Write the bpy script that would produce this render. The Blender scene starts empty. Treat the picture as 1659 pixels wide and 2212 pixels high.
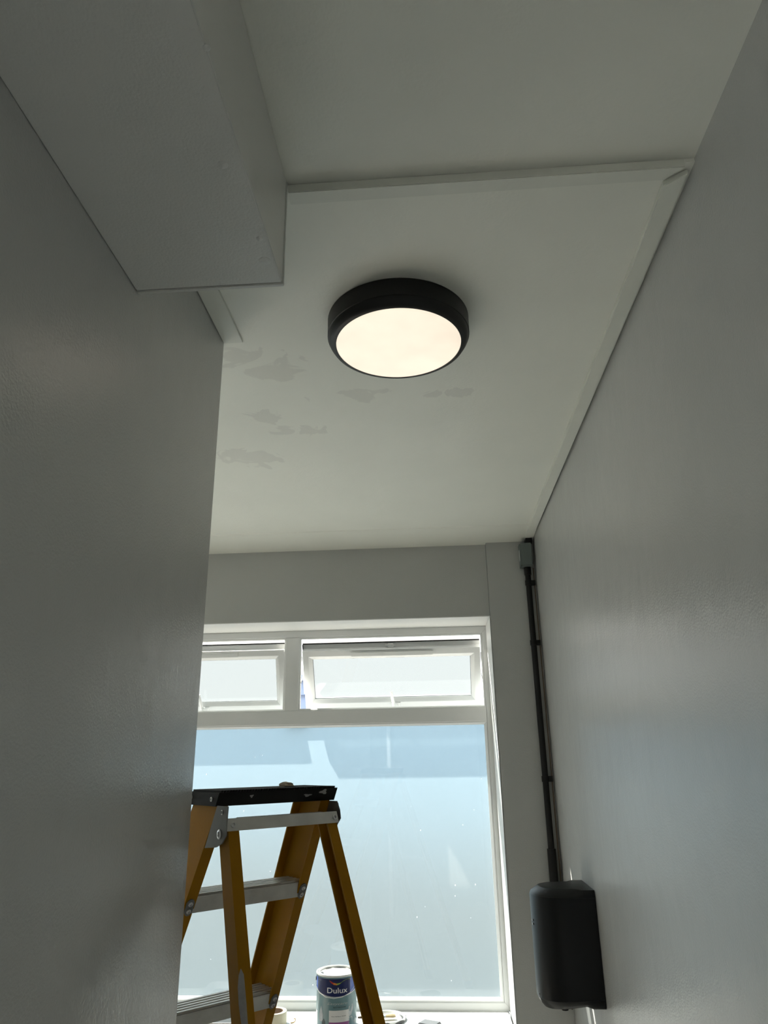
import bpy, bmesh, math, random
from mathutils import Vector, Matrix
from math import sin, cos, pi, radians

random.seed(7)
sc = bpy.context.scene
C = sc.collection

# ------------------------------------------------------------------ camera, light, exposure
cam_d = bpy.data.cameras.new('camera')
cam = bpy.data.objects.new('camera', cam_d); C.objects.link(cam)
cam_d.sensor_fit = 'HORIZONTAL'; cam_d.sensor_width = 36.0
cam_d.lens = 36.0 * 1519.29 / 1659.0
cam_d.clip_start = 0.02
_R = Vector((0.99749596, 0.06905813, -0.0152573)); _U = Vector((0.03736472, -0.33142312, 0.94274206)); _F = _U.cross(_R)
cam.matrix_world = Matrix(((_R.x, _U.x, -_F.x, 0), (_R.y, _U.y, -_F.y, 0), (_R.z, _U.z, -_F.z, 1.58), (0, 0, 0, 1)))
sc.camera = cam

world = bpy.data.worlds.new('sky'); sc.world = world; world.use_nodes = True
nt = world.node_tree; bg = nt.nodes['Background']
tc = nt.nodes.new('ShaderNodeTexCoord'); sep = nt.nodes.new('ShaderNodeSeparateXYZ')
rmp = nt.nodes.new('ShaderNodeValToRGB')
nt.links.new(tc.outputs['Generated'], sep.inputs[0]); nt.links.new(sep.outputs['Z'], rmp.inputs[0])
rmp.color_ramp.elements[0].position = 0.0; rmp.color_ramp.elements[0].color = (1.0, 0.985, 0.92, 1)
rmp.color_ramp.elements[1].position = 0.9; rmp.color_ramp.elements[1].color = (0.68, 0.85, 1.0, 1)
nt.links.new(rmp.outputs[0], bg.inputs[0]); bg.inputs[1].default_value = 1.3

sun_d = bpy.data.lights.new('sun', 'SUN'); sun = bpy.data.objects.new('sun', sun_d); C.objects.link(sun)
sun_d.energy = 12.0; sun_d.angle = radians(0.8); sun_d.color = (1.0, 0.93, 0.82)
sun.location = (-2, 7, 8)
sun.rotation_euler = Vector((0.545, -0.51, -1.0)).to_track_quat('-Z', 'Y').to_euler()

sc.view_settings.view_transform = 'Standard'; sc.view_settings.look = 'None'
sc.view_settings.gamma = 1.0; sc.view_settings.use_curve_mapping = False
sc.view_settings.exposure = 1.55

# ------------------------------------------------------------------ materials
def new_mat(name):
    m = bpy.data.materials.new(name); m.use_nodes = True
    return m, m.node_tree, m.node_tree.nodes['Principled BSDF']

def simple(name, col, rough=0.5, metal=0.0, bump=0.0, bscale=200, spec=0.5, var=0.0, vscale=8):
    m, t, p = new_mat(name)
    p.inputs['Base Color'].default_value = (*col, 1); p.inputs['Roughness'].default_value = rough
    p.inputs['Metallic'].default_value = metal; p.inputs['Specular IOR Level'].default_value = spec
    g = t.nodes.new('ShaderNodeNewGeometry')
    if var:
        n = t.nodes.new('ShaderNodeTexNoise'); n.inputs['Scale'].default_value = vscale; n.inputs['Detail'].default_value = 6
        t.links.new(g.outputs['Position'], n.inputs['Vector'])
        mx = t.nodes.new('ShaderNodeMix'); mx.data_type = 'RGBA'
        mx.inputs[6].default_value = (*[c * (1 - var) for c in col], 1); mx.inputs[7].default_value = (*[min(1, c * (1 + var)) for c in col], 1)
        t.links.new(n.outputs['Fac'], mx.inputs[0]); t.links.new(mx.outputs[2], p.inputs['Base Color'])
    if bump:
        n = t.nodes.new('ShaderNodeTexNoise'); n.inputs['Scale'].default_value = bscale; n.inputs['Detail'].default_value = 3
        t.links.new(g.outputs['Position'], n.inputs['Vector'])
        b = t.nodes.new('ShaderNodeBump'); b.inputs['Strength'].default_value = bump; b.inputs['Distance'].default_value = 0.002
        t.links.new(n.outputs['Fac'], b.inputs['Height']); t.links.new(b.outputs[0], p.inputs['Normal'])
    return m

def painted_wall(name, col, rough):
    """satin paint: roller stipple, soft undulation, faint scuffs"""
    m, t, p = new_mat(name)
    g = t.nodes.new('ShaderNodeNewGeometry')
    def noise(s, d=4):
        n = t.nodes.new('ShaderNodeTexNoise'); n.inputs['Scale'].default_value = s; n.inputs['Detail'].default_value = d
        t.links.new(g.outputs['Position'], n.inputs['Vector']); return n
    big = noise(2.5); mid = noise(9, 2); fine = noise(230, 2)
    mx = t.nodes.new('ShaderNodeMix'); mx.data_type = 'RGBA'
    mx.inputs[6].default_value = (*[c * .95 for c in col], 1); mx.inputs[7].default_value = (*[c * 1.05 for c in col], 1)
    t.links.new(big.outputs['Fac'], mx.inputs[0]); t.links.new(mx.outputs[2], p.inputs['Base Color'])
    mr = t.nodes.new('ShaderNodeMapRange'); mr.inputs[3].default_value = rough - .01; mr.inputs[4].default_value = rough + .01
    t.links.new(mid.outputs['Fac'], mr.inputs[0]); t.links.new(mr.outputs[0], p.inputs['Roughness'])
    b1 = t.nodes.new('ShaderNodeBump'); b1.inputs['Strength'].default_value = .5; b1.inputs['Distance'].default_value = .004
    t.links.new(mid.outputs['Fac'], b1.inputs['Height'])
    b2 = t.nodes.new('ShaderNodeBump'); b2.inputs['Strength'].default_value = .5; b2.inputs['Distance'].default_value = .0012
    t.links.new(fine.outputs['Fac'], b2.inputs['Height']); t.links.new(b1.outputs[0], b2.inputs['Normal'])
    st = t.nodes.new('ShaderNodeTexNoise'); st.inputs['Scale'].default_value = 3; st.inputs['Detail'].default_value = 7; st.inputs['Distortion'].default_value = 1.0
    mp = t.nodes.new('ShaderNodeMapping'); mp.inputs['Scale'].default_value = (1, 3.5, 1.2); t.links.new(g.outputs['Position'], mp.inputs[0]); t.links.new(mp.outputs[0], st.inputs['Vector'])
    b3 = t.nodes.new('ShaderNodeBump'); b3.inputs['Strength'].default_value = .35; b3.inputs['Distance'].default_value = .003
    t.links.new(st.outputs['Fac'], b3.inputs['Height']); t.links.new(b2.outputs[0], b3.inputs['Normal'])
    t.links.new(b3.outputs[0], p.inputs['Normal'])
    return m

M = {}
M['wall'] = painted_wall('grey_satin_wall_paint', (0.52, 0.525, 0.51), 0.26)
M['boxpaint'] = painted_wall('off_white_boxing_paint', (0.70, 0.70, 0.67), 0.34)
M['trim'] = simple('white_trim_paint', (0.76, 0.77, 0.70), 0.4, bump=.3, bscale=60, var=.05, vscale=14)
M['reveal'] = simple('white_reveal_paint', (0.80, 0.80, 0.78), 0.5, bump=.2, bscale=40)
M['floor'] = simple('grey_vinyl_floor', (0.54, 0.52, 0.48), 0.45, var=.15, vscale=30)
M['upvc'] = simple('white_upvc', (0.80, 0.81, 0.80), 0.25, var=.02)
M['gasket'] = simple('black_rubber_gasket', (0.015, 0.015, 0.015), 0.6)
M['black'] = simple('black_satin_metal', (0.010, 0.010, 0.010), 0.42, spec=.35)
M['black_plastic'] = simple('black_plastic', (0.004, 0.005, 0.006), 0.36, spec=.3, bump=.15, bscale=500)
M['conduit'] = simple('black_conduit', (0.010, 0.010, 0.010), 0.5, spec=.3)
M['greybox'] = simple('grey_junction_box', (0.16, 0.19, 0.18), 0.5)
M['plate'] = simple('dull_zinc_plate', (0.20, 0.20, 0.195), 0.6, metal=.4, var=.1, vscale=60)
M['alu'] = simple('scuffed_aluminium', (0.62, 0.61, 0.58), 0.45, metal=.6, bump=.25, bscale=90, var=.22, vscale=22)
M['steel'] = simple('rivet_steel', (0.62, 0.62, 0.62), 0.3, metal=.9)
M['fibre'] = simple('yellow_fibreglass', (0.35, 0.160, 0.003), 0.55, spec=.15, var=.14, vscale=12, bump=.15, bscale=150)
M['lbplastic'] = simple('black_ladder_plastic', (0.007, 0.007, 0.007), 0.6, spec=.2, var=.3, vscale=60)
M['smear'] = simple('dried_grey_paint', (0.33, 0.32, 0.31), 0.7, bump=.6, bscale=120, var=.2, vscale=90)
M['lump'] = simple('dried_filler', (0.50, 0.42, 0.32), 0.8, bump=.8, bscale=120)
M['tin'] = simple('tin_metal', (0.75, 0.75, 0.74), 0.28, metal=.9)
M['wet'] = simple('white_emulsion', (0.86, 0.84, 0.76), 0.25, var=.03)
M['dirty'] = simple('dried_dark_paint', (0.06, 0.065, 0.065), 0.45)
M['navy'] = simple('navy_print', (0.008, 0.016, 0.10), 0.25)
M['blue'] = simple('bright_blue_print', (0.05, 0.11, 0.46), 0.25)
M['teal'] = simple('teal_print', (0.13, 0.24, 0.27), 0.28, var=.12, vscale=30)
M['white_print'] = simple('white_print', (0.80, 0.80, 0.80), 0.35)
M['dark_print'] = simple('dark_print', (0.03, 0.06, 0.07), 0.4)
M['magenta'] = simple('magenta_print', (0.33, 0.10, 0.32), 0.35)
M['red'] = simple('red_print', (0.50, 0.03, 0.02), 0.35)
M['orange'] = simple('orange_print', (0.75, 0.25, 0.03), 0.35)
M['lime'] = simple('green_print', (0.35, 0.50, 0.05), 0.35)
M['silver_print'] = simple('grey_blue_print', (0.42, 0.45, 0.48), 0.3, var=.3, vscale=60)
M['tape'] = simple('cream_tape', (0.78, 0.70, 0.52), 0.6)
M['tape_core'] = simple('cardboard_core', (0.33, 0.24, 0.18), 0.8)
M['bristle'] = simple('beige_bristle', (0.42, 0.33, 0.18), 0.8, bump=.8, bscale=300)
M['wood'] = simple('brown_wood', (0.16, 0.11, 0.07), 0.5)
M['whiteplastic'] = simple('white_plastic', (0.80, 0.80, 0.78), 0.35, var=.05, vscale=20)
M['greycloth'] = simple('grey_abrasive_pad', (0.22, 0.23, 0.24), 0.9, bump=.8, bscale=300)
M['render'] = None
M['yard'] = simple('dark_yard_wall', (0.12, 0.12, 0.12), 0.9)
M['siding'] = simple('blue_grey_cladding', (0.18, 0.22, 0.32), 0.6)
M['paving'] = simple('pale_paving', (0.36, 0.36, 0.35), 0.9, var=.1, vscale=3)
M['brass'] = simple('brass', (0.45, 0.30, 0.10), 0.35, metal=.8)

def sky_glow_wall():
    # sky glow in the frosted pane, painted into wall colour: blue top, greyer base
    m, t, p = new_mat('sky_glow_masonry_paint'); p.inputs['Roughness'].default_value = .9
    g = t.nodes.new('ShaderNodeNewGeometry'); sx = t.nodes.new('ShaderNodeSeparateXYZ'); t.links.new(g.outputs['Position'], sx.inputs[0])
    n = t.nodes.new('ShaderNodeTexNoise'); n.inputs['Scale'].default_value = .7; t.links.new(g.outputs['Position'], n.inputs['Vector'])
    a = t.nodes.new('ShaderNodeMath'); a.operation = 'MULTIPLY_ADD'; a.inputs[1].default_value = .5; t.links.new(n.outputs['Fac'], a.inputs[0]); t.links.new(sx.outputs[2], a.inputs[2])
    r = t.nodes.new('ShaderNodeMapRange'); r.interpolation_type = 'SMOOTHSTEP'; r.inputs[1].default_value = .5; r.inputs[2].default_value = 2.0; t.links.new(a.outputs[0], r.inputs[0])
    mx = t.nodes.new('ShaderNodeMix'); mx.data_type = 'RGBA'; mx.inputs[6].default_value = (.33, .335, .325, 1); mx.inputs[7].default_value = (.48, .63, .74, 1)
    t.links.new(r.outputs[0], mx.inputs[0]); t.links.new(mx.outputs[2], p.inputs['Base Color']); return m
M['render'] = sky_glow_wall()

# ceiling: white emulsion with sanded, greyer filler patches and brush relief
def ceiling_mat():
    m, t, p = new_mat('white_ceiling_emulsion')
    N, Lk = t.nodes, t.links
    g = N.new('ShaderNodeNewGeometry')
    def noise(s, d=5, dist=0.0):
        n = N.new('ShaderNodeTexNoise'); n.inputs['Scale'].default_value = s; n.inputs['Detail'].default_value = d
        n.inputs['Distortion'].default_value = dist
        Lk.new(g.outputs['Position'], n.inputs['Vector']); return n
    def math_(op, a, b=None, clamp=False):
        n = N.new('ShaderNodeMath'); n.operation = op; n.use_clamp = clamp
        for i, v in enumerate((a, b)):
            if v is None: continue
            if isinstance(v, (int, float)): n.inputs[i].default_value = v
            else: Lk.new(v, n.inputs[i])
        return n.outputs[0]
    sepx = N.new('ShaderNodeSeparateXYZ'); Lk.new(g.outputs['Position'], sepx.inputs[0])
    acc = None
    for (cx, cy, rx, ry) in ((-.43, 1.68, .11, .09), (-.37, 1.89, .05, .04), (-.17, 1.87, .09, .05), (-.52, 1.99, .09, .06),
                             (-.40, 2.10, .13, .05), (-.62, 2.30, .12, .09), (.07, 1.89, .10, .03), (-.50, 1.62, .05, .05)):
        dx = math_('DIVIDE', math_('SUBTRACT', sepx.outputs[0], cx), rx)
        dy = math_('DIVIDE', math_('SUBTRACT', sepx.outputs[1], cy), ry)
        d = math_('ADD', math_('MULTIPLY', dx, dx), math_('MULTIPLY', dy, dy))
        v = math_('SUBTRACT', 1.0, d)
        acc = v if acc is None else math_('MAXIMUM', acc, v)
    nz = noise(8, 5, 1.5)
    lev = math_('ADD', acc, math_('MULTIPLY', math_('SUBTRACT', nz.outputs['Fac'], 0.5), 7.0))
    mask = math_('MULTIPLY', math_('SUBTRACT', lev, 0.5), 4.0, True)
    mx = N.new('ShaderNodeMix'); mx.data_type = 'RGBA'
    mx.inputs[6].default_value = (0.86, 0.865, 0.79, 1); mx.inputs[7].default_value = (0.79, 0.79, 0.73, 1)
    Lk.new(mask, mx.inputs[0])
    big = noise(3, 4); mx2 = N.new('ShaderNodeMix'); mx2.data_type = 'RGBA'; mx2.blend_type = 'MULTIPLY'
    mr = N.new('ShaderNodeMapRange'); mr.inputs[3].default_value = .93; mr.inputs[4].default_value = 1.03
    Lk.new(big.outputs['Fac'], mr.inputs[0]); mx2.inputs[0].default_value = 1.0
    Lk.new(mx.outputs[2], mx2.inputs[6]); Lk.new(mr.outputs[0], mx2.inputs[7])
    Lk.new(mx2.outputs[2], p.inputs['Base Color'])
    rr = N.new('ShaderNodeMapRange'); rr.inputs[3].default_value = .45; rr.inputs[4].default_value = .62
    Lk.new(mask, rr.inputs[0]); Lk.new(rr.outputs[0], p.inputs['Roughness'])
    f = noise(130, 3); b = N.new('ShaderNodeBump'); b.inputs['Strength'].default_value = .4; b.inputs['Distance'].default_value = .0012
    Lk.new(f.outputs['Fac'], b.inputs['Height'])
    f2 = noise(14, 4, .6); b2 = N.new('ShaderNodeBump'); b2.inputs['Strength'].default_value = .35; b2.inputs['Distance'].default_value = .004
    Lk.new(f2.outputs['Fac'], b2.inputs['Height']); Lk.new(b2.outputs[0], b.inputs['Normal']); Lk.new(b.outputs[0], p.inputs['Normal'])
    return m
M['ceiling'] = ceiling_mat()

def frosted(name, through, tint):
    """outer face of a pane: obscured glass film; part of the light goes straight through, part is scattered"""
    m = bpy.data.materials.new(name); m.use_nodes = True; t = m.node_tree; t.nodes.clear()
    out = t.nodes.new('ShaderNodeOutputMaterial')
    tr = t.nodes.new('ShaderNodeBsdfTranslucent'); tr.inputs[0].default_value = (*tint, 1)
    tp = t.nodes.new('ShaderNodeBsdfTransparent'); tp.inputs[0].default_value = (*through, 1)
    ad = t.nodes.new('ShaderNodeAddShader')
    t.links.new(tr.outputs[0], ad.inputs[0]); t.links.new(tp.outputs[0], ad.inputs[1])
    t.links.new(ad.outputs[0], out.inputs[0]); return m

def clear_face(name, specks=True):
    """room-side face of a pane: clear, mirror-like at an angle, with paint specks"""
    m = bpy.data.materials.new(name); m.use_nodes = True; t = m.node_tree; t.nodes.clear()
    out = t.nodes.new('ShaderNodeOutputMaterial')
    tp = t.nodes.new('ShaderNodeBsdfTransparent'); gl = t.nodes.new('ShaderNodeBsdfGlossy'); gl.inputs['Roughness'].default_value = .02
    fr = t.nodes.new('ShaderNodeFresnel'); fr.inputs[0].default_value = 1.5
    mu = t.nodes.new('ShaderNodeMath'); mu.operation = 'MULTIPLY'; mu.inputs[1].default_value = 1.2; mu.use_clamp = True
    t.links.new(fr.outputs[0], mu.inputs[0])
    mx = t.nodes.new('ShaderNodeMixShader'); t.links.new(mu.outputs[0], mx.inputs[0])
    t.links.new(tp.outputs[0], mx.inputs[1]); t.links.new(gl.outputs[0], mx.inputs[2])
    last = mx.outputs[0]
    if specks:
        g = t.nodes.new('ShaderNodeNewGeometry'); mp = t.nodes.new('ShaderNodeMapping'); mp.inputs['Scale'].default_value = (1, 1, .55)
        v = t.nodes.new('ShaderNodeTexVoronoi'); v.inputs['Scale'].default_value = 26
        t.links.new(g.outputs['Position'], mp.inputs[0]); t.links.new(mp.outputs[0], v.inputs['Vector'])
        n = t.nodes.new('ShaderNodeTexNoise'); n.inputs['Scale'].default_value = 6; t.links.new(g.outputs['Position'], n.inputs['Vector'])
        r = t.nodes.new('ShaderNodeMapRange'); r.inputs[1].default_value = .45; r.inputs[2].default_value = .75; r.inputs[3].default_value = .0; r.inputs[4].default_value = .10
        t.links.new(n.outputs['Fac'], r.inputs[0])
        lt = t.nodes.new('ShaderNodeMath'); lt.operation = 'LESS_THAN'; t.links.new(v.outputs['Distance'], lt.inputs[0]); t.links.new(r.outputs[0], lt.inputs[1])
        sm = t.nodes.new('ShaderNodeMath'); sm.operation = 'MULTIPLY'; sm.inputs[1].default_value = .6; t.links.new(lt.outputs[0], sm.inputs[0])
        df = t.nodes.new('ShaderNodeBsdfTranslucent'); df.inputs[0].default_value = (1, 1, 1, 1)
        m2 = t.nodes.new('ShaderNodeMixShader'); t.links.new(sm.outputs[0], m2.inputs[0]); t.links.new(last, m2.inputs[1]); t.links.new(df.outputs[0], m2.inputs[2])
        last = m2.outputs[0]
    t.links.new(last, out.inputs[0]); return m
M['frost'] = frosted('obscured_glass_outer_face', (.265, .285, .295), (.047, .060, .066))
M['frost2'] = frosted('sash_glass_outer_face', (.175, .19, .195), (.022, .024, .025))
M['clearface'] = clear_face('glass_inner_face')
M['clearface2'] = clear_face('sash_glass_inner_face', False)

def emitter(name, col, s):
    m, t, p = new_mat(name)
    g = t.nodes.new('ShaderNodeNewGeometry'); n = t.nodes.new('ShaderNodeTexNoise'); n.inputs['Scale'].default_value = 9
    t.links.new(g.outputs['Position'], n.inputs['Vector'])
    r = t.nodes.new('ShaderNodeMapRange'); r.inputs[1].default_value = .3; r.inputs[2].default_value = .7; r.inputs[3].default_value = s * .93; r.inputs[4].default_value = s * 1.08
    t.links.new(n.outputs['Fac'], r.inputs[0]); t.links.new(r.outputs[0], p.inputs['Emission Strength'])
    p.inputs['Emission Color'].default_value = (*col, 1); p.inputs['Base Color'].default_value = (.3, .3, .3, 1); p.inputs['Roughness'].default_value = .3
    return m
M['glow'] = emitter('opal_diffuser', (1.0, 0.86, 0.68), 0.33)

# ------------------------------------------------------------------ object helpers
ORG = {}
def tag(o, label=None, cat=None, group=None, kind=None):
    if label: o['label'] = label
    if cat: o['category'] = cat
    if group: o['group'] = group
    if kind: o['kind'] = kind
    return o
def thing(name, loc, label=None, cat=None, group=None, kind=None):
    o = bpy.data.objects.new(name, None); o.empty_display_size = .05; o.location = loc; C.objects.link(o)
    ORG[o.name] = Vector(loc); return tag(o, label, cat, group, kind)
def obj(name, vf, mat, parent=None, smooth=False, bevel=0.0, label=None, kind=None, mats=None, fm=None):
    """vf = (verts in world space, faces)"""
    org = ORG[parent.name] if parent is not None else None
    vs, fs = vf
    if org is None:
        n = len(vs); org = Vector((sum(v[0] for v in vs) / n, sum(v[1] for v in vs) / n, min(v[2] for v in vs)))
        loc = org
    else: loc = Vector((0, 0, 0))
    me = bpy.data.meshes.new(name)
    me.from_pydata([tuple(Vector(v) - org) for v in vs], [], fs)
    me.update()
    bm = bmesh.new(); bm.from_mesh(me)
    bmesh.ops.recalc_face_normals(bm, faces=bm.faces[:])
    if bevel > 0:
        es = [e for e in bm.edges if len(e.link_faces) == 2 and e.calc_face_angle(0) > .5]
        bmesh.ops.bevel(bm, geom=es, offset=bevel, segments=2, affect='EDGES', clamp_overlap=True)
    if smooth:
        for f in bm.faces: f.smooth = True
    bm.to_mesh(me); bm.free()
    if smooth and hasattr(me, 'set_sharp_from_angle'): me.set_sharp_from_angle(angle=radians(35))
    o = bpy.data.objects.new(name, me); C.objects.link(o); o.location = loc
    for mm in (mats or [mat]): me.materials.append(mm)
    if fm: 
        for pl in me.polygons: pl.material_index = fm(pl)
    if parent is not None: o.parent = parent; 
    ORG[o.name] = org
    return tag(o, label, None, None, kind)
def join(*vfs):
    V, F = [], []
    for v, f in vfs:
        k = len(V); V += list(v); F += [tuple(i + k for i in g) for g in f]
    return V, F
def box(x0, x1, y0, y1, z0, z1):
    V = [(x, y, z) for x in (x0, x1) for y in (y0, y1) for z in (z0, z1)]
    return V, [(0, 1, 3, 2), (4, 6, 7, 5), (0, 4, 5, 1), (2, 3, 7, 6), (0, 2, 6, 4), (1, 5, 7, 3)]
def tf(vf, f): return [f(Vector(v)) for v in vf[0]], vf[1]
def loft(rings, closed=True, caps=True):
    V = [v for r in rings for v in r]; n = len(rings[0]); F = []
    for i in range(len(rings) - 1):
        for j in range(n if closed else n - 1):
            a = i * n + j; b = i * n + (j + 1) % n
            F.append((a, b, b + n, a + n))
    if caps: F.append(tuple(range(n))[::-1]); F.append(tuple(range((len(rings) - 1) * n, len(rings) * n)))
    return V, F
def lathe(prof, c, seg=48, ax=Vector((0, 0, 1)), caps=False):
    u = ax.orthogonal().normalized(); w = ax.cross(u)
    rings = [[Vector(c) + ax * h + (u * cos(2 * pi * k / seg) + w * sin(2 * pi * k / seg)) * r for k in range(seg)] for r, h in prof]
    return loft(rings, True, caps)
def tube(pts, r, seg=10, caps=True):
    pts = [Vector(p) for p in pts]; rings = []; up = Vector((.13, .27, .95))
    for i, p in enumerate(pts):
        d = (pts[min(i + 1, len(pts) - 1)] - pts[max(i - 1, 0)]).normalized()
        u = d.cross(up)
        if u.length < .1: u = d.cross(Vector((1, 0, 0)))
        u.normalize(); w = d.cross(u)
        rr = r[i] if isinstance(r, (list, tuple)) else r
        rings.append([p + (u * cos(2 * pi * k / seg) + w * sin(2 * pi * k / seg)) * rr for k in range(seg)])
    return loft(rings, True, caps)
def ring(x0, x1, z0, z1, prof, T=lambda v: v):
    """mitred rectangular ring; prof = closed list of (inset, y)"""
    cor = [(x0, z0, 1, 1), (x1, z0, -1, 1), (x1, z1, -1, -1), (x0, z1, 1, -1)]
    rings = [[T(Vector((cx + sx * i, y, cz + sz * i))) for (i, y) in prof] for (cx, cz, sx, sz) in cor]
    V = [v for r in rings for v in r]; n = len(prof); F = []
    for a in range(4):
        b = (a + 1) % 4
        for j in range(n):
            k = (j + 1) % n; F.append((a * n + j, a * n + k, b * n + k, b * n + j))
    return V, F
def side(x0, x1, z0, z1, prof, k, T=lambda v: v):
    """one mitred member (0 bottom, 1 right, 2 top, 3 left) of the ring"""
    cor = [(x0, z0, 1, 1), (x1, z0, -1, 1), (x1, z1, -1, -1), (x0, z1, 1, -1)]
    g = .0003
    rs = []
    for e, (cx, cz, sx, sz) in enumerate((cor[k], cor[(k + 1) % 4])):
        d = (Vector((cor[(k + 1) % 4][0] - cor[k][0], 0, cor[(k + 1) % 4][1] - cor[k][1]))).normalized() * (g if e == 0 else -g)
        rs.append([T(Vector((cx + sx * i, y, cz + sz * i)) + d) for (i, y) in prof])
    return loft(rs)

# ------------------------------------------------------------------ setting
XR, XL, YE = .523, -.5144, 1.5633
YP, YW, YF = 3.405, 3.431, 3.688      # pier face, lintel face, window frame face
ZC, ZC2 = 2.63, 2.622
XRM = -3.45                           # left wall of the window end of the room
S = 'structure'
tag(obj('floor', box(XRM, XR, -1.7, YP + .1, -.1, 0), M['floor']), kind=S)
tag(obj('wall_right', box(XR, XR + .15, -1.7, 3.95, 0, 2.9), M['wall']), kind=S)
# left: a block of wall whose end corner shows at the photograph's left
tag(obj('wall_left', box(XRM - .1, XL, -.40, YE, 0, ZC), M['wall']), kind=S)
for q in ((-1.7, -1.15, 0, ZC), (-1.15, -.47, 2.05, ZC), (-.47, -.401, 0, ZC)):
    tag(obj('wall_left', box(XL - .12, XL, *q), M['wall']), kind=S)
# unseen doorway added behind the camera, in the left wall, to brighten the ceiling
dr = thing('fill_doorway_1', (XL - .06, -.81, 0), kind=S)
obj('fill_doorway_frame', join(box(XL - .119, XL - .002, -1.149, -1.115, 0, 2.049), box(XL - .119, XL - .002, -.505, -.471, 0, 2.049), box(XL - .119, XL - .002, -1.115, -.505, 2.01, 2.049)), M['upvc'], dr)
tag(obj('wall_far_left', box(XRM - .15, XRM, YE, 3.95, 0, 2.9), M['wall']), kind=S)
tag(obj('wall_back', box(XL, XR, -1.8, -1.7, 0, ZC), M['wall']), kind=S)
# ceiling near the camera, the lower board beyond the trim, and its sloping end
tag(obj('ceiling', box(XL - .12, XR, -1.7, -.4, ZC, ZC + .12), M['ceiling']), kind=S)
tag(obj('ceiling', box(XRM, XR, -.4, 1.0556, ZC, ZC + .12), M['ceiling']), kind=S)
cb = loft([[(XRM, 1.0556, ZC2), (XRM, 3.185, ZC2), (XRM, 3.19, ZC2 - .004), (XRM, 3.45, 2.598), (XRM, 3.45, 2.75), (XRM, 1.0556, 2.75)],
           [(XR, 1.0556, ZC2), (XR, 3.185, ZC2), (XR, 3.19, ZC2 - .004), (XR, 3.45, 2.598), (XR, 3.45, 2.75), (XR, 1.0556, 2.75)]])
tag(obj('ceiling', cb, M['ceiling']), kind=S)
# window wall: pier at the right, lintel over the window, apron below, pier at the far left
XW = .2905; ZH = 2.235; ZS = .528; XWL = -1.80
tag(obj('wall_front', join(box(XW, XR, YP, 3.76, 0, 2.72)), M['wall'], bevel=.003), kind=S)
tag(obj('wall_front', join(box(XRM, XW - .001, YW, 3.735, ZH + .004, 2.72)), M['wall']), kind=S)
tag(obj('wall_front', box(XRM, XW - .001, YW, 3.735, 0, ZS - .03), M['wall']), kind=S)
tag(obj('wall_front', box(XWL - .12, XWL, YW, 3.735, ZS - .03, ZH + .004), M['wall']), kind=S)
tag(obj('wall_front', box(XRM, -3.25, YW, 3.735, ZS - .03, ZH + .004), M['wall']), kind=S)
# painted linings of the reveal (top and right), sill board
tag(obj('trim_5', box(XWL, XW, YW + .001, YF + .03, ZH, ZH + .004), M['reveal']), kind=S)
tag(obj('trim_6', box(XW - .004, XW - .0005, YP + .003, YF + .03, ZS, ZH - .001), M['reveal'], bevel=.003), kind=S)
tag(obj('trim_7', box(XWL, XW - .009, YW - .02, YF + .02, ZS - .03, ZS), M['reveal'], bevel=.005), kind=S)

# boxed-in section along the left wall, with its thin end board
zs = 2.3965
bx = thing('wall_boxing', (XL, -1.0, zs), kind=S)
obj('casing', box(XL + .0005, -.244, -1.69, 1.045, zs, ZC - .0005), M['boxpaint'], bx, bevel=.002)
obj('end_board', box(XL + .0005, -.2425, 1.0455, 1.0550, zs - .0015, ZC - .0005), M['boxpaint'], bx, bevel=.0015)

# filled screw heads and paint runs on the casing
for x, y, r in ((-.262, .985, .011), (-.275, .775, .008), (-.258, .930, .006), (-.2442, .60, .005)):
    obj('filled_screw', lathe([(.0004, -.0016), (r * .5, -.0013), (r * .9, -.0004), (r, .0008)], (x, y, zs), 14), M['boxpaint'], bx, smooth=True)

# ceiling trim strips: across, right side (mitred, open joint), left by the wall
zt_ = 2.6095
v = [(-.2415, 1.0535, zt_), (.504, 1.0535, zt_), (.473, 1.084, zt_), (-.243, 1.086, zt_)]
tag(obj('trim_1', loft([v, [(a, b, ZC - .0005) for a, b, c in v]]), M['trim'], bevel=.0012), kind=S)
v = [(.514, 1.070, zt_), (.5165, 3.385, zt_ - .008), (.481, 3.385, zt_ - .008), (.4765, 1.097, zt_)]
tag(obj('trim_2', loft([v, [(a, b, 2.6215) for a, b, c in v]]), M['trim'], bevel=.0012), kind=S)
v = [(XL + .002, 1.058, 2.616), (-.462, 1.058, 2.616), (-.462, YE - .004, 2.616), (XL + .002, YE - .004, 2.616)]
tag(obj('trim_3', loft([v, [(a, b, 2.6215) for a, b, c in v]]), M['trim'], bevel=.0012), kind=S)

# ------------------------------------------------------------------ window
win = thing('window_1', ((XWL + XW) / 2, YF, ZS), kind=S)
FO = (XWL + .001, XW - .0095, ZS + .001, ZH - .001)
fp = [(0, YF), (.030, YF), (.034, YF + .002), (.036, YF + .012), (.036, YF + .068), (0, YF + .068)]
for k, z in enumerate(('bottom', 'right', 'top', 'left')):
    # right and bottom members are partly buried in plaster
    obj('frame', side(FO[0], FO[1] + .018, FO[2] - .001, FO[3], [(i, min(y, YF + .030) if k == 2 else y) for i, y in fp], k), M['upvc'], win)
TR0, TR1 = 1.757, 1.829; MU0, MU1 = -.7665, -.692
def bar_x(x0, x1, z0, z1):
    return loft([[(x, YF, z0 + .004), (x, YF, z1 - .004), (x, YF + .002, z1), (x, YF + .068, z1), (x, YF + .068, z0), (x, YF + .002, z0)] for x in (x0, x1)])
obj('transom', bar_x(FO[0] + .036, FO[1] - .018, TR0, TR1), M['upvc'], win)
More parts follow.
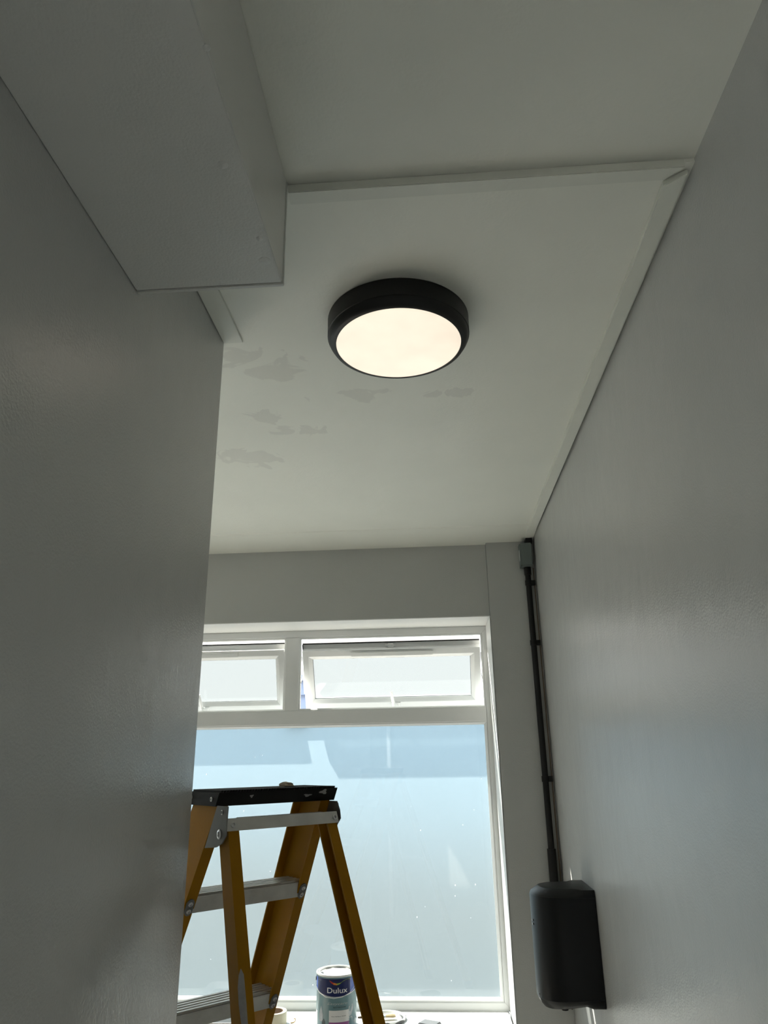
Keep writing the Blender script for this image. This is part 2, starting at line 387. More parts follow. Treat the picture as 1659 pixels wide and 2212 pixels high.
obj('mullion', tf(loft([[(MU0 + .004, YF, z), (MU1 - .004, YF, z), (MU1, YF + .002, z), (MU1, YF + .068, z), (MU0, YF + .068, z), (MU0, YF + .002, z)] for z in (TR1, FO[3] - .036)]), lambda v: v), M['upvc'], win)
# glazing beads: sloped, around each opening
LP = (FO[0] + .036, FO[1] - .018, FO[2] + .034, TR0)
bead = [(-.0005, YF + .003), (.004, YF + .003), (.014, YF + .016), (.014, YF + .022), (-.0005, YF + .022)]
for k in range(4): obj('glazing_bead', side(*LP, bead, k), M['upvc'], win)
op = [(-.0005, YF + .006), (.003, YF + .006), (.008, YF + .010), (.008, YF + .012), (-.0005, YF + .012)]
RO = (MU1, FO[1] - .018, TR1, FO[3] - .036); LO = (FO[0] + .036, MU0, TR1, FO[3] - .036)
for q in (RO, LO): obj('opening_rebate', ring(*q, op), M['upvc'], win)
def pane(name, x0, x1, z0, z1, y0, y1, T, parent, inner):
    vf = tf(box(x0, x1, y0, y1, z0, z1), T)
    o = obj(name, vf, None, parent, mats=[M[inner], M['frost2' if inner == 'clearface2' else 'frost']])
    n_out = (T(Vector((0, 1, 0))) - T(Vector((0, 0, 0)))).normalized()
    for pl in o.data.polygons: pl.material_index = 1 if pl.normal.dot(n_out) > .9 else 0
    return o
pane('pane', LP[0] + .004, LP[1] - .004, LP[2] + .004, LP[3] - .004, YF + .023, YF + .029, lambda v: v, win, 'clearface')
g0 = LP; obj('gasket', ring(g0[0] + .0125, g0[1] - .0125, g0[2] + .0125, g0[3] - .0125, [(-.003, YF + .018), (.0012, YF + .019), (.0012, YF + .0228), (-.003, YF + .0228)]), M['gasket'], win)

def sash(x0, x1, tilt, ztop, hx, vent):
    """top-hung sash, swung outwards about its top edge; local y = depth, z = 0 at top"""
    H = .322; ct, st = cos(tilt), sin(tilt)
    y0 = YF + .014
    def T(v):                      # v = (x, depth, height below hinge as negative z)
        return Vector((v.x, y0 + v.y * ct - v.z * st, ztop + v.z * ct + v.y * st))
    pr = [(0, 0), (.030, 0), (.034, .002), (.050, .013), (.050, .020), (.046, .021), (.046, .045), (0, .045)]
    s = obj('sash', ring(x0, x1, -H, 0, pr, T), M['upvc'], win)
    # thin outer flange that overlaps the frame outside, with its seal
    obj('sash_flange', ring(x0 - .004, x1 + .004, -H - .004, .030, [(0, .045), (.045, .045), (.045, .055), (0, .055)], T), M['upvc'], s)
    obj('seal', join(tf(box(x0, x1, .038, .046, .024, .031), T), tf(box(x0 - .004, x0 - .001, .030, .050, -H, .024), T)), M['gasket'], s)
    pane('pane', x0 + .044, x1 - .044, -H + .044, -.044, .021, .041, T, s, 'clearface2')
    obj('gasket', ring(x0 + .0485, x1 - .0485, -H + .0485, -.0485, [(0, .018), (.003, .019), (.003, .0205), (0, .0205)], T), M['gasket'], s)
    # trickle vent on the top rail
    c, hw = vent
    vt = tf(box(c - hw, c + hw, -.011, 0, -.032, -.006), T)
    obj('trickle_vent', vt, M['upvc'], s, bevel=.004, smooth=True)
    obj('catch', join(tf(box((x0 + x1) / 2 - .028, (x0 + x1) / 2 + .028, .030, .0445, .004, .016), T), tf(box((x0 + x1) / 2 - .016, (x0 + x1) / 2 + .016, .026, .0445, -.002, .020), T)), M['upvc'], s, bevel=.003)
    # handle: base plate, hub and upright lever
    zb = -H + .017
    hb = join(tf(box(hx - .016, hx + .034, -.010, 0, zb - .010, zb + .012), T), tf(lathe([(.0, -.006), (.013, -.004), (.015, .010), (.015, .022), (.001, .026)], (0, 0, 0), 16), lambda v: T(Vector((hx + .006 + v.x, -.004 - v.z, zb + v.y)))))
    obj('handle', join(hb, tf(tube([(0, 0, 0), (-.003, 0, .02), (-.008, -.006, .055), (-.011, -.012, .085)], [.009, .0085, .0075, .0065], 10), lambda v: T(Vector((hx + v.x, -.020 + v.y, zb + v.z))))), M['upvc'], s, smooth=True, bevel=0)
    for xx in (x0 - .0055, x1 + .0045):
        p0 = T(Vector((xx, .01, -.03))); p1 = T(Vector((xx, .012, -.24))); p0b = Vector((xx, YF + .03, ztop - .16))
        obj('stay', join(tube([p0, p1], .0022, 6), tube([p0b, (p0 + p1) / 2], .0022, 6)), M['steel'], s)
    return s
sash(RO[0] + .012, RO[1] - .012, radians(28.5), 2.128, -.208, (-.208, .217))
sash(LO[0] + .012, LO[1] - .010, radians(19), 2.140, -1.222, (-1.25, .23))

# fill window added in the same wall, further left (out of view, lights the room)
w2 = thing('fill_window', (-2.585, YF, ZS), kind=S)
obj('frame', ring(-3.249, XWL - .121, ZS - .029, ZH + .003, fp), M['upvc'], w2)  # frame of the added fill window, out of view
obj('mullion', box(-2.62, -2.55, YF, YF + .06, ZS + .01, ZH - .035), M['upvc'], w2)  # mullion of the added fill window, out of view

# ------------------------------------------------------------------ outside
tag(obj('ground_outside', box(-14, 14, -14, 20, -.7, -.5), M['paving']), kind=S)
nb = thing('neighbouring_building', (-2.2, 7.0, -.5), 'pale building outside the window, blue-grey cladding glimpsed past the open sash', 'building')
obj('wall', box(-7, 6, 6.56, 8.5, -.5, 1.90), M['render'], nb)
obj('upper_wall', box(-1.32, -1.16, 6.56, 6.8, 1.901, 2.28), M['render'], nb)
for i in range(3):
    z = 1.88 + i * .135
    obj('board', loft([[(x, 6.53, z), (x, 6.50, z + .004), (x, 6.54, z + .136), (x, 6.56, z + .136), (x, 6.56, z)] for x in (-1.33, -1.15)]), M['siding'], nb)
obj('roof_edge', box(-1.34, -1.14, 6.48, 6.85, 2.28, 2.33), M['siding'], nb)

# ------------------------------------------------------------------ ceiling light
lc = (-.0535, 1.514)
lt = thing('ceiling_light', (lc[0], lc[1], 2.553), 'round black-rimmed bulkhead light glowing warm white on the ceiling', 'light')
R1 = .1765; zb = 2.5534; zc = ZC2
obj('housing', lathe([(R1 - .004, zc - .0005), (R1, zc - .002), (R1, zb + .022), (R1 - .0022, zb + .0205), (R1 - .02, zb + .0205)], (lc[0], lc[1], 0), 96), M['black'], lt, smooth=True)
obj('bezel', lathe([(R1 - .0018, zb + .0205), (R1 - .003, zb + .015), (R1 - .010, zb + .004), (R1 - .0195, zb), (R1 - .0213, zb), (R1 - .0213, zb + .008)], (lc[0], lc[1], 0), 96), M['black'], lt, smooth=True)
prof = [(.001, zb - .003)] + [((R1 - .0215) * sin(a), zb + .002 - .005 * cos(a)) for a in [pi / 2 * k / 8 for k in range(1, 9)]] + [(R1 - .0215, zb + .007)]
obj('diffuser', lathe(prof, (lc[0], lc[1], 0), 96), M['glow'], lt, smooth=True)

# ------------------------------------------------------------------ conduit, junction box, cable
jb = thing('junction_box', (.48, 3.37, 2.463), 'small grey junction box in the corner under the ceiling, on top of the conduit', 'junction box')
obj('box', box(.452, .507, 3.343, YP - .001, 2.463, 2.577), M['greybox'], jb, bevel=.003)
obj('lid', box(.449, .4525, 3.348, YP - .004, 2.460, 2.574), M['greybox'], jb, bevel=.001)
obj('label_plate', box(.4478, .4492, 3.362, 3.380, 2.492, 2.545), M['upvc'], jb)
cd = thing('conduit', (.486, 3.388, .6), 'tall black conduit pipe running down the corner to the black dispenser', 'pipe')
obj('pipe', tube([(.484, 3.388, .62), (.484, 3.388, 2.462)], .0135, 16), M['conduit'], cd, smooth=True)
obj('coupling', tube([(.484, 3.388, 2.425), (.484, 3.388, 2.4625)], .017, 16), M['conduit'], cd, smooth=True)
obj('coupling', tube([(.484, 3.388, 1.05), (.484, 3.388, 1.21)], .0185, 16), M['conduit'], cd, smooth=True)
obj('stub', box(.482, .512, 3.345, 3.40, 2.578, 2.603), M['conduit'], cd)
for z in (2.385, 2.095, 1.492):
    obj('clip', join(lathe([(.0137, -.012), (.0165, -.012), (.0165, .012), (.0137, .012)], (.484, 3.388, z), 16), box(.500, .516, 3.382, 3.394, z - .012, z + .012)), M['conduit'], cd, smooth=True)
tag(obj('cable', tube([(.513, 3.392, .62), (.513, 3.392, 1.2), (.5135, 3.392, 1.8), (.513, 3.392, 2.3), (.513, 3.392, 2.44), (.5125, 3.392, 2.461)], .0027, 8), M['wood'], smooth=True),
    'thin dark cable running beside the black conduit in the corner', 'cable')

# ------------------------------------------------------------------ dispenser on the right wall
dsp = thing('dispenser', (XR, 2.83, .80), 'black D-shaped washroom dispenser on the right wall under the conduit', 'dispenser')
y0, y1 = 2.722, 2.952; xb_, xn = XR - .0015, .316
def dplan(sh, z, dz=0.0):
    """D-shaped plan: straight cheeks, curved nose; sh shrinks the curve"""
    P = []
    xs_ = .462
    P.append((xb_, y0 + sh * .2)); P.append((xs_ + .02, y0 + sh * .2))
    n = 20; cy = (y0 + y1) / 2; ry = (y1 - y0) / 2 - sh; rx = xs_ - xn - sh
    for k in range(n + 1):
        a = -pi / 2 + pi * k / n
        ca, sa = cos(a), sin(a)
        P.append((xs_ - rx * abs(ca) ** .8, cy + ry * (abs(sa) ** .8) * (1 if sa > 0 else -1)))
    P.append((xs_ + .02, y1 - sh * .2)); P.append((xb_, y1 - sh * .2))
    return [(x, y, z + dz * max(0, (xs_ - x) / (xs_ - xn))) for x, y in P]
obj('cover', loft([dplan(.0, .832, -.010), dplan(0, .845, 0), dplan(0, 1.126), dplan(.002, 1.130)]), M['black_plastic'], dsp, smooth=True)
obj('top_cap', loft([dplan(.002, 1.1302), dplan(.004, 1.134), dplan(.030, 1.152), dplan(.034, 1.153)]), M['black_plastic'], dsp, smooth=True)
obj('bottom_cap', loft([dplan(.0, .8318, -.010), dplan(.006, .822, -.014), dplan(.018, .812, -.020), dplan(.04, .808, -.022)]), M['black_plastic'], dsp, smooth=True)
obj('level_window', tf(box(0, .0016, -.004, .004, -.012, .012), lambda v: Vector((.3205 + v.x - v.z * .25, 2.803 + v.y, .822 + v.z))), M['upvc'], dsp)
for k in range(2):
    obj('emblem', box(.3150, .3162, 2.808, 2.818, 1.046 - k * .012, 1.052 - k * .012), M['white_print'], dsp)
obj('lock', lathe([(.004, -.006), (.006, -.006), (.006, .004), (.004, .004)], (.492, 2.745, .822), 14), M['steel'], dsp, smooth=True)

# ------------------------------------------------------------------ step ladder
AL, OX, OY, OZ = .81184, -.44034, 1.80085, 1.51997
Wt, Sp, TF, TRr, BF, BR, DF, DR, FL, WR, WP, BP, DP, HS = .14692, .05296, .52786, .39841, .12018, .11512, .12015, .04426, .02576, .13694, .14255, .12659, .14646, .02802
T1, TT, EE, HT, TB, HB = .21564, .25986, .00412, .03373, .0516, .02423
wv = Vector((sin(AL), cos(AL), 0)); bv = Vector((cos(AL), -sin(AL), 0)); OO = Vector((OX, OY, OZ))
def P(w, b, t): return OO + wv * w + bv * b - Vector((0, 0, t))
LB = Vector((OX, OY, 0))
lad = thing('step_ladder', LB, 'yellow fibreglass step ladder with aluminium treads and a black top', 'ladder')
Wf = lambda t: Wt + Sp * t
Wr = lambda t: WR + Sp * t
Ff = lambda t: BF - TF * t
Rf = lambda t: BR + TRr * t
def rail(sg, W, B, D, t0, t1, name, th=.0045):
    def sec(t):
        w = W(t); b = B(t)
        pts = [(w, b), (w - FL, b), (w - FL, b - th), (w - th, b - th), (w - th, b - D + th), (w - FL, b - D + th), (w - FL, b - D), (w, b - D)]
        return [P(sg * a, c, t) for a, c in pts]
    return obj(name, loft([sec(t0), sec(t1)]), M['fibre'], lad)
fr = {}
for sg in (-1, 1):
    fr[sg] = rail(sg, Wf, Ff, DF, .012, 1.500, 'front_rail')
    fr[(sg, 'r')] = rail(sg, Wr, Rf, DR, .055, 1.500, 'rear_rail')
    for W, B, D in ((Wf, Ff, DF), (Wr, Rf, DR)):
        f = loft([[P(sg * (W(t) + .004), B(t) + .004, t), P(sg * (W(t) - FL - .004), B(t) + .004, t), P(sg * (W(t) - FL - .004), B(t) - D - .004, t), P(sg * (W(t) + .004), B(t) - D - .004, t)] for t in (1.455, 1.5199)])
        obj('foot', f, M['lbplastic'], lad, bevel=.003)
# treads: hollow channel with ribbed top, and riveted oval plates on the rails
def oval(c, du, dv, nrm, a, b, th, n=20):
    rs = []
    for h in (0, th):
        rs.append([c + nrm * h + du * (a * cos(2 * pi * k / n)) + dv * (b * sin(2 * pi * k / n) + (b * .55 if sin(2 * pi * k / n) > 0 else -b * .55)) for k in range(n)])
    return loft(rs)
def rivet(c, nrm, r=.0045):
    return lathe([(r, 0), (r, .0016), (r * .55, .0030), (r * .45, .0002), (.0004, .0002)], c, 14, nrm)
dn = Vector((0, 0, -1))
for k in range(5):
    t = T1 + TT * k; TD = .088
    w0 = Wf(t) - .0052; b1 = Ff(t) - .0052; b0 = b1 - TD
    th = .003
    def tb_(w0_, w1_, ba, bb, ta, tb2): 
        return [P(w, b, q) for w in (w0_, w1_) for b in (ba, bb) for q in (ta, tb2)], [(0, 1, 3, 2), (4, 6, 7, 5), (0, 4, 5, 1), (2, 3, 7, 6), (0, 2, 6, 4), (1, 5, 7, 3)]
    sh = TF * HT
    deck = tb_(-w0, w0, b0, b1, t, t + th)
    def sk(b, th_):   # skirt following the rail's slope
        return loft([[P(w, b, t), P(w, b + th_, t), P(w, b + th_ - sh * .6, t + HT), P(w, b - sh * .6, t + HT)] for w in (-w0, w0)])
    tr = obj('tread', join(deck, sk(b1 - th, th), sk(b0, th)), M['alu'], lad)
    for j in range(5):
        bb = b0 + .006 + j * (TD - .012 - .010) / 4
        obj('tread_rib', tb_(-w0, w0, bb, bb + .009, t - .004, t), M['alu'], tr)
    for sg in (-1, 1):
        tm = t + .020
        dd = (bv * (-TF) + dn).normalized(); nn = wv.cross(dd).normalized()
        if nn.dot(bv) < 0: nn = -nn
        c = P(sg * (Wf(tm) - .013), Ff(tm), tm) + nn * .0003
        o = obj('rivet_plate', oval(c, wv, dd, nn, .0095, .0125, .0022), M['plate'], fr[sg])
        for q in (-.0085, .0085):
            obj('rivet', rivet(c + dd * q + nn * .0022, nn, .0052), M['steel'], fr[sg], smooth=True)
# rear braces
tb3 = TB + .002
def brace(t, h, ov, out):
    ws = Wr(t) + ov
    return loft([[P(w, Rf(t) + out, t), P(w, Rf(t) + out + .0025, t), P(w, Rf(t + h) + out + .0025, t + h), P(w, Rf(t + h) + out, t + h)] for w in (-ws, ws)])
br_ = obj('rear_brace', join(brace(TB, HB, .006, .0006), loft([[P(w, Rf(TB) + a, TB + b2) for a, b2 in ((-.016, 0), (.003, 0), (.003, .0025), (-.016, .0025))] for w in (-WR + FL + .002, WR - FL - .002)])), M['alu'], lad)
nb_ = (bv + Vector((0, 0, TRr))).normalized()
for w in (-.129, .136): obj('rivet', rivet(P(w, Rf(TB + .0125) + .0033, TB + .0125), nb_, .0055), M['steel'], br_, smooth=True)
for t in (.62, 1.12): obj('rear_brace', brace(t, .03, .0, .0006), M['alu'], lad)
# hinge plates outside each side
pl = [(.120, .026), (.168, .026), (.166, .055), (.166, .082), (.150, .098), (.124, .107), (.073, .112)]
for sg in (-1, 1):
    pp = pl if sg < 0 else [(.085, .030), (.126, .030), (.138, .050), (.141, .068), (.118, .092), (.050, .107)]
    q = obj('hinge_plate', loft([[P(sg * (Wt + .0075 + h), b, t) for b, t in pp] for h in (0, .0025)]), M['plate'], lad)
    for b, t, r in ((.146, .038, .005), (.138, .081, .0095)):
        obj('rivet', rivet(P(sg * (Wt + .010), b - (.022 if sg > 0 else 0), t), wv * sg, r), M['steel'], q, smooth=True)
# black top: sheared cap with skirts, ribs across the deck, rivets on the end
def capb(w0, w1, ba, bb, ta, tb2): 
    return [P(w, b - TF * q, q) for w in (w0, w1) for b in (ba, bb) for q in (ta, tb2)], [(0, 1, 3, 2), (4, 6, 7, 5), (0, 4, 5, 1), (2, 3, 7, 6), (0, 2, 6, 4), (1, 5, 7, 3)]
WC = Wt + .0045 + .0015
top = obj('platform', join(capb(-WC - .004, WC + .004, BP - DP, BP, 0, .010), capb(-WC - .004, -WC, BP - DP, BP, .010, HS), capb(WC, WC + .004, BP - DP, BP, .010, HS),
                           capb(-WC, WC, BP - .0045, BP, .010, HS), capb(-WC, WC, BP - DP, BP - DP + .0045, .010, HS)), M['lbplastic'], lad)
rb = []
n = 44
for k in range(n):
    w = -WC + .004 + (2 * WC - .008) * k / (n - 1)
    rb.append(capb(w - .0019, w + .0019, BP - DP + .004, BP - .004, -.0042, 0))
obj('grip_ribs', join(*rb), M['lbplastic'], top, kind='stuff')
for b, t in ((-.008, .012), (.092, .014)): obj('rivet', rivet(P(-WC - .004, b, t), -wv, .0048), M['steel'], top, smooth=True)
for w, t, s1, s2 in ((.075, .014, .010, .0028), (.118, .008, .010, .005), (-.075, .010, .004, .003)):
    c = P(w, BP - TF * t + .0006, t); rr = []
    for k in range(14):
        a = 2 * pi * k / 14; e = 1 + .35 * sin(3 * a + w * 90)
        rr.append((cos(a) * s1 * e, sin(a) * s2 * e))
    obj('paint_mark', loft([[P(w + x, BP - TF * (t - z) + h, t - z) for x, z in rr] for h in (.0003, .0009)]), M['smear'], top, label='grey dried paint mark')
# long streak of dried grey paint on the near rear rail
sm = []
for t, wc, hw in ((.309, -.1485, .001), (.318, -.149, .0055), (.335, -.1515, .0075), (.36, -.153, .0080), (.385, -.1535, .0070), (.41, -.1535, .0060), (.43, -.1530, .0035), (.445, -.1520, .0008)):
    sm.append([P(wc - hw, Rf(t) + .0004, t), P(wc, Rf(t) + .0019, t), P(wc + hw, Rf(t) + .0004, t), P(wc, Rf(t) + .0001, t)])
obj('paint_streak', loft(sm), M['smear'], fr[(-1, 'r')], smooth=True, label='streak of dried grey paint')

# dried lump lying on the ladder top
c = P(.072, .03, -.0042)
bm = bmesh.new(); bmesh.ops.create_icosphere(bm, subdivisions=3, radius=1)
for v in bm.verts:
    k = 1 + .22 * sin(5 * v.co.x + 2) * sin(4 * v.co.y) + .12 * sin(11 * v.co.z + 3 * v.co.x)
    v.co = Vector((v.co.x * .017 * k, v.co.y * .012 * k, max(-.2, v.co.z) * .0085 * k))
vs = [c + v.co + Vector((0, 0, .0018)) for v in bm.verts]; fs = [tuple(v.index for v in f.verts) for f in bm.faces]; bm.free()
tag(obj('filler_lump', (vs, fs), M['lump'], smooth=True), 'small beige dried lump lying on the ladder\'s black top', 'debris')

# ------------------------------------------------------------------ things on the sill
cx, cy, cr, zt2 = -.4594, 3.4932, .085, .7314
can = thing('paint_can', (cx, cy, ZS), 'open navy and teal paint can with white paint on the window sill', 'paint can')
def CY(a, z, r=cr): return Vector((cx + r * sin(a), cy - r * cos(a), z))      # a = 0 faces the room
def wrap(a0, a1, zf0, zf1, r, n=24, th=.0003):
    """curved patch on the can between two height functions"""
    V, F = [], []
    for k in range(n + 1):
        a = a0 + (a1 - a0) * k / n
        for z in (zf0(a), zf1(a)):
            V.append(CY(a, z, r + th)); 
    for k in range(n): F.append((2 * k, 2 * k + 1, 2 * k + 3, 2 * k + 2))
    return V, F
obj('body', lathe([(cr - .002, ZS + .0005), (cr - .0005, ZS + .002), (cr, ZS + .006), (cr, zt2 - .012), (cr + .001, zt2 - .010), (cr + .001, zt2 - .006)], (cx, cy, 0), 64, caps=False), M['teal'], can, smooth=True)
obj('rim', lathe([(cr + .001, zt2 - .007), (cr + .0025, zt2 - .004), (cr + .0015, zt2), (cr - .004, zt2), (cr - .005, zt2 - .006), (cr - .010, zt2 - .006), (cr - .011, zt2 - .001), (cr - .013, zt2 - .001), (cr - .014, zt2 - .012)], (cx, cy, 0), 64), M['whiteplastic'], can, smooth=True, label='rim smeared with white paint')
obj('paint', lathe([(.0005, zt2 - .0055), (cr * .5, zt2 - .006), (cr - .0135, zt2 - .0062)], (cx, cy, 0), 48), M['wet'], can, smooth=True, label='white paint')
dk = []
for a0, a1, r0, r1 in ((2.6, 3.5, .058, .073), (-2.7, -2.2, .060, .072), (-1.5, -1.0, .056, .070), (-1.0, -.75, .052, .055), (2.2, 2.5, .068, .072), (-.7, -.55, .055, .068), (2.9, 3.2, .058, .063)):
    V, F = [], []; n = 10
    for k in range(n + 1):
        a = a0 + (a1 - a0) * k / n; w = sin(pi * k / n) * .9 + .1
        V += [CY(a, zt2 - .0048, (r0 + r1) / 2 - (r1 - r0) / 2 * w), CY(a, zt2 - .0048, (r0 + r1) / 2 + (r1 - r0) / 2 * w), ]
    F = [(2 * k, 2 * k + 1, 2 * k + 3, 2 * k + 2) for k in range(n)]
    dk.append((V, F))
for q in dk: obj('dark_smear', q, M['dirty'], can)
dip = lambda a: zt2 - .050 - .026 * max(0, cos((a - .1) * .95)) ** 1.2
obj('brand_band', wrap(-1.75, 1.75, dip, lambda a: zt2 - .0125, cr, 40), M['navy'], can, smooth=True)
for a0, a1 in ((-1.28, -1.02), (.86, 1.22), (-1.7, -1.5)):
    obj('blue_flash', wrap(a0, a1, lambda a: dip(a) + .001, lambda a: zt2 - .0135, cr, 6, .0005), M['blue'], can, smooth=True)
obj('white_edge', wrap(-1.75, 1.75, lambda a: dip(a) - .0032 * (1.1 - .6 * cos(a)), dip, cr, 40, .0005), M['white_print'], can, smooth=True)
obj('white_label', wrap(-.24, .80, lambda a: ZS + .038, lambda a: ZS + .079, cr, 10, .0006), M['white_print'], can, smooth=True)
obj('magenta_stripe', wrap(-.24, .80, lambda a: ZS + .026, lambda a: ZS + .038, cr, 10, .0006), M['magenta'], can, smooth=True)
obj('barcode_patch', wrap(-1.45, -1.05, lambda a: ZS + .01, lambda a: ZS + .068, cr, 8, .0006), M['white_print'], can, smooth=True)
def blob(pts, r=.0006):   # flat printed picture from (angle, height) outline
    return ([CY(a + (.15 if a > 0 else .02), ZS + z + .016, cr + r) for a, z in pts], [tuple(range(len(pts)))])
obj('bottle_print', blob([(-.86, .020), (-.62, .020), (-.60, .045), (-.68, .064), (-.72, .076), (-.78, .066), (-.87, .045)]), M['silver_print'], can)
obj('bottle_print', blob([(-.66, .004), (-.44, .004), (-.46, .022), (-.55, .033), (-.66, .022)], .0008), M['dark_print'], can)
obj('bottle_print', blob([(.62, .036), (.78, .040), (.92, .060), (.90, .078), (.64, .072), (.58, .055)]), M['silver_print'], can)
obj('bottle_print', blob([(.60, .006), (1.1, .004), (1.15, .018), (.80, .036), (.58, .030)], .0008), M['silver_print'], can)
def text(s, h, a0, z0, mat, name, width=None, r=.0007, shear=0.0, bold=0.0):
    cu = bpy.data.curves.new(name, 'FONT'); cu.body = s; cu.size = 1; cu.shear = shear; cu.offset = bold; cu.resolution_u = 3
    to = bpy.data.objects.new('tmp', cu); C.objects.link(to)
    dg = bpy.context.evaluated_depsgraph_get(); me = bpy.data.meshes.new_from_object(to.evaluated_get(dg))
    bpy.data.objects.remove(to)
    xs = [v.co.x for v in me.vertices]; ys = [v.co.y for v in me.vertices]
    sc_ = h / .72; sx = (width / (max(xs) - min(xs))) if width else sc_
    vs = [CY(a0 + (v.co.x - min(xs)) * sx / cr, z0 + v.co.y * sc_, cr + r) for v in me.vertices]
    fs = [tuple(p.vertices) for p in me.polygons]; bpy.data.meshes.remove(me)
    return obj(name, (vs, fs), mat, can)
text('Dulux', .0200, -.34, zt2 - .0625, M['white_print'], 'lettering', width=.088, bold=.012)
text('Easycare', .0095, -.32, ZS + .099, M['silver_print'], 'lettering', width=.086, shear=.3)
text('BATHROOM', .0045, -.02, ZS + .088, M['dark_print'], 'lettering', width=.052, bold=.02)
text('Pure Brilliant White', .0032, -.10, ZS + .057, M['dark_print'], 'lettering', width=.060, bold=.01)
text('TRADEMARK', .002, -.90, zt2 - .022, M['silver_print'], 'lettering', width=.016)
def arc_patch(pts, w): # ribbon along (angle, z) with varying width
    V, F = [], []
    for k, (a, z) in enumerate(pts): V += [CY(a * 1.15 + .16, z - w[k], cr + .0007), CY(a * 1.15 + .16, z + w[k], cr + .0007)]
    return V, [(2 * k, 2 * k + 1, 2 * k + 3, 2 * k + 2) for k in range(len(pts) - 1)]
zz = zt2
sw = [(-.34, zz - .0175), (-.26, zz - .0235), (-.16, zz - .0285), (-.02, zz - .031), (.08, zz - .0295), (.17, zz - .026)]
obj('swoosh', arc_patch(sw[:3], [.0006, .0030, .0036]), M['red'], can); obj('swoosh', arc_patch(sw[2:4], [.0036, .0030]), M['orange'], can)
obj('swoosh', arc_patch(sw[3:], [.0030, .0022, .0007]), M['lime'], can)
obj('swoosh', arc_patch([(.17, zz - .026), (.26, zz - .0205), (.38, zz - .0165), (.52, zz - .0155), (.62, zz - .0175), (.66, zz - .021)], [.0006] * 6), M['lime'], can)
obj('bail_handle', tube([CY(-1.42, zz - .026, cr + .004), CY(-1.30, zz - .036, cr + .005), CY(-1.1, zz - .050, cr + .005), CY(-.8, zz - .066, cr + .005), CY(-.4, zz - .0765, cr + .005), CY(0, zz - .080, cr + .005), CY(.4, zz - .0765, cr + .005), CY(.8, zz - .066, cr + .005), CY(1.1, zz - .05, cr + .005), CY(1.42, zz - .026, cr + .004)], .0010, 6), M['tin'], can, smooth=True)
for sg in (-1, 1):
    obj('handle_ear', lathe([(.0085, 0), (.0085, .003), (.004, .0045), (.0005, .0045)], CY(1.45 * sg, zz - .026, cr - .0005), 16, Vector((sin(1.45 * sg), -cos(1.45 * sg), 0))), M['dirty'], can, smooth=True)

# lid of the can, paint side up, with a brush across it
lid = thing('can_lid', (-.250, 3.572, ZS), 'round paint can lid smeared black and white on the sill', 'lid')
lx, ly = -.250, 3.572
obj('disc', lathe([(.0005, ZS + .006), (.060, ZS + .006), (.064, ZS + .0035), (.068, ZS + .0035)], (lx, ly, 0), 48), M['wet'], lid, smooth=True)
obj('rim', lathe([(.060, ZS + .0002), (.078, ZS + .0002), (.081, ZS + .004), (.081, ZS + .012), (.078, ZS + .0145), (.074, ZS + .013), (.070, ZS + .007), (.068, ZS + .0035)], (lx, ly, 0), 48), M['whiteplastic'], lid, smooth=True)
dd_ = []
for a0, a1 in ((-2.6, -1.9), (-1.7, -1.3), (-1.1, -.35), (-.2, .5), (.9, 1.3)):
    V, F = [], []; n = 8
    for k in range(n + 1):
        a = a0 + (a1 - a0) * k / n; w = .4 + .6 * sin(pi * k / n)
        for r, h in ((.0816, .0005), (.0818, .0025 + .011 * w)): V.append((lx + r * cos(a), ly + r * sin(a), ZS + h))
    dd_.append((V, [(2 * k, 2 * k + 1, 2 * k + 3, 2 * k + 2) for k in range(n)]))
for a0, a1, r0, r1 in ((-1.0, .9, .064, .0725), (1.9, 2.8, .062, .072)):
    V = []; n = 10
    for k in range(n + 1):
        a = a0 + (a1 - a0) * k / n; w = sin(pi * k / n)
        V += [(lx + r0 * cos(a), ly + r0 * sin(a), ZS + .0068), (lx + (r0 + (r1 - r0) * w) * cos(a), ly + (r0 + (r1 - r0) * w) * sin(a), ZS + .0082)]
    dd_.append((V, [(2 * k, 2 * k + 1, 2 * k + 3, 2 * k + 2) for k in range(n)]))
for q in dd_: obj('dark_smear', q, M['dirty'], lid)
bp = thing('paint_brush', (-.28, 3.545, ZS + .015), 'small paint brush with beige bristles lying across the lid', 'brush')
q0 = Vector((-.372, 3.528, ZS + .021)); q1 = Vector((-.213, 3.560, ZS + .019)); dq = (q1 - q0).normalized(); sq = Vector((-dq.y, dq.x, 0))
def brsec(p, w, h): return [p + sq * (w * cos(2 * pi * k / 12)) + Vector((0, 0, h * sin(2 * pi * k / 12))) for k in range(12)]
obj('handle', loft([brsec(q0 + dq * s, w, h) for s, w, h in ((0, .003, .003), (.01, .0055, .0045), (.04, .005, .004), (.075, .0045, .004), (.09, .010, .0045))]), M['wood'], bp, smooth=True)
obj('ferrule', loft([brsec(q0 + dq * s, w, h) for s, w, h in ((.0905, .0105, .005), (.120, .012, .005))]), M['tin'], bp, smooth=True)
obj('bristles', loft([brsec(q0 + dq * s, w, h) for s, w, h in ((.1205, .0115, .0045), (.150, .013, .006), (.162, .011, .004))]), M['bristle'], bp, smooth=True)
# masking tape
tp = thing('masking_tape', (-.722, 3.51, ZS), 'roll of cream masking tape on the sill behind the ladder', 'tape')
tx, ty = -.729, 3.513
obj('roll', lathe([(.038, .0005), (.052, .0005), (.0525, .002), (.0525, .046), (.052, .048), (.038, .048), (.038, .0005)], (tx, ty, ZS), 40), M['tape'], tp, smooth=True)
obj('core', lathe([(.0355, .0008), (.0378, .0008), (.0378, .0475), (.0355, .0475), (.0355, .0008)], (tx, ty, ZS), 40), M['tape_core'], tp, smooth=True)
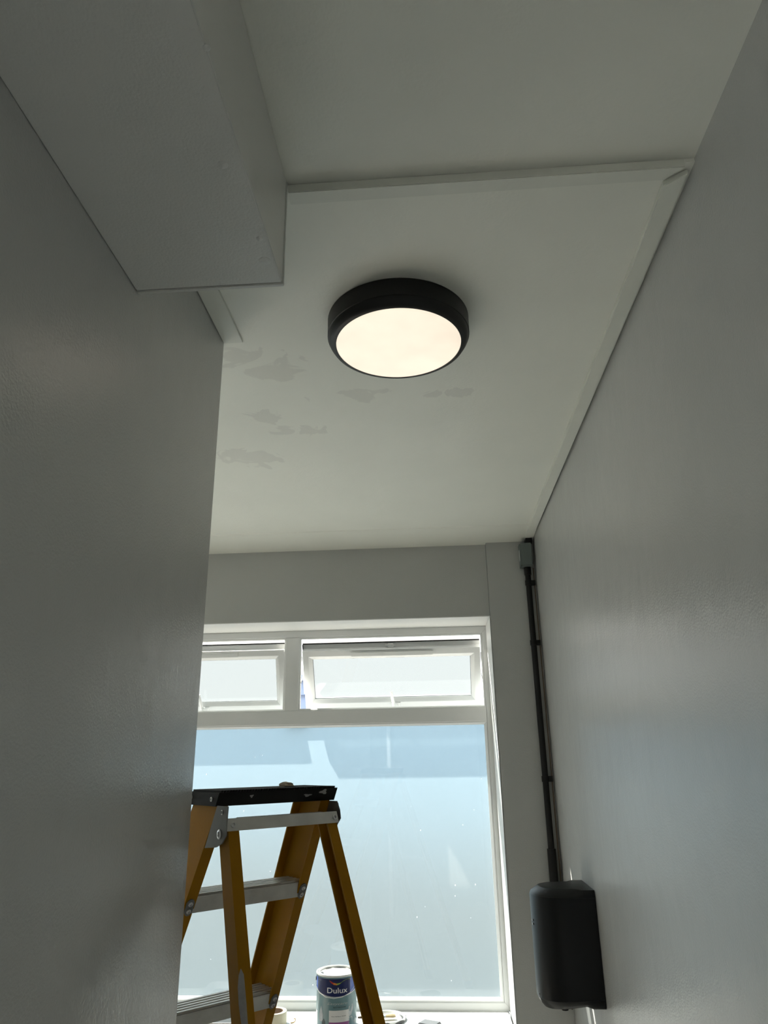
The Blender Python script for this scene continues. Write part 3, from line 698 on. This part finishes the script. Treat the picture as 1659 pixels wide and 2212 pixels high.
# roller tray behind the lower tread
ty_ = thing('paint_tray', (-.98, 3.52, ZS), 'white plastic roller tray on the sill at the lower left', 'paint tray')
def rrect(x0, x1, y0, y1, z, r, dzx=0.0):
    P_ = []
    for cx_, cy_, a0 in ((x1 - r, y1 - r, 0), (x0 + r, y1 - r, pi / 2), (x0 + r, y0 + r, pi), (x1 - r, y0 + r, 3 * pi / 2)):
        for k in range(6):
            a = a0 + pi / 2 * k / 5; P_.append((cx_ + r * cos(a), cy_ + r * sin(a), z + dzx * (cx_ - x0) / (x1 - x0)))
    return P_
obj('tray', loft([rrect(-1.13, -.84, 3.438, 3.63, ZS + .0005, .02), rrect(-1.145, -.825, 3.425, 3.645, ZS + .030, .025), rrect(-1.152, -.818, 3.418, 3.652, ZS + .031, .028), rrect(-1.150, -.820, 3.420, 3.650, ZS + .0275, .027),
                  rrect(-1.142, -.828, 3.428, 3.642, ZS + .028, .024), rrect(-1.128, -.842, 3.440, 3.628, ZS + .003, .018)]), M['whiteplastic'], ty_, smooth=True)
obj('paint_film', loft([rrect(-1.125, -.845, 3.443, 3.625, ZS + .0035, .018), rrect(-1.125, -.845, 3.443, 3.625, ZS + .006, .018)]), M['dirty'], ty_)
# small brass hook and a grey abrasive pad
tag(obj('screw_hook', tube([(-.660, 3.522, ZS + .0018), (-.650, 3.526, ZS + .0018), (-.643, 3.530, ZS + .004), (-.640, 3.532, ZS + .010), (-.643, 3.535, ZS + .014), (-.648, 3.534, ZS + .012)], .0018, 8), M['brass'], smooth=True),
    'tiny brass screw hook on the white sill between tape and can', 'hook')
pad = loft([[(-.118, 3.500, ZS + .0003), (-.045, 3.462, ZS + .0003), (-.015, 3.510, ZS + .0003), (-.088, 3.548, ZS + .0003)], [(-.116, 3.501, ZS + .012), (-.046, 3.465, ZS + .012), (-.018, 3.509, ZS + .014), (-.088, 3.545, ZS + .013)]])
tag(obj('sanding_pad', pad, M['greycloth'], bevel=.003), 'grey sanding pad on the sill right of the lid', 'sanding pad')
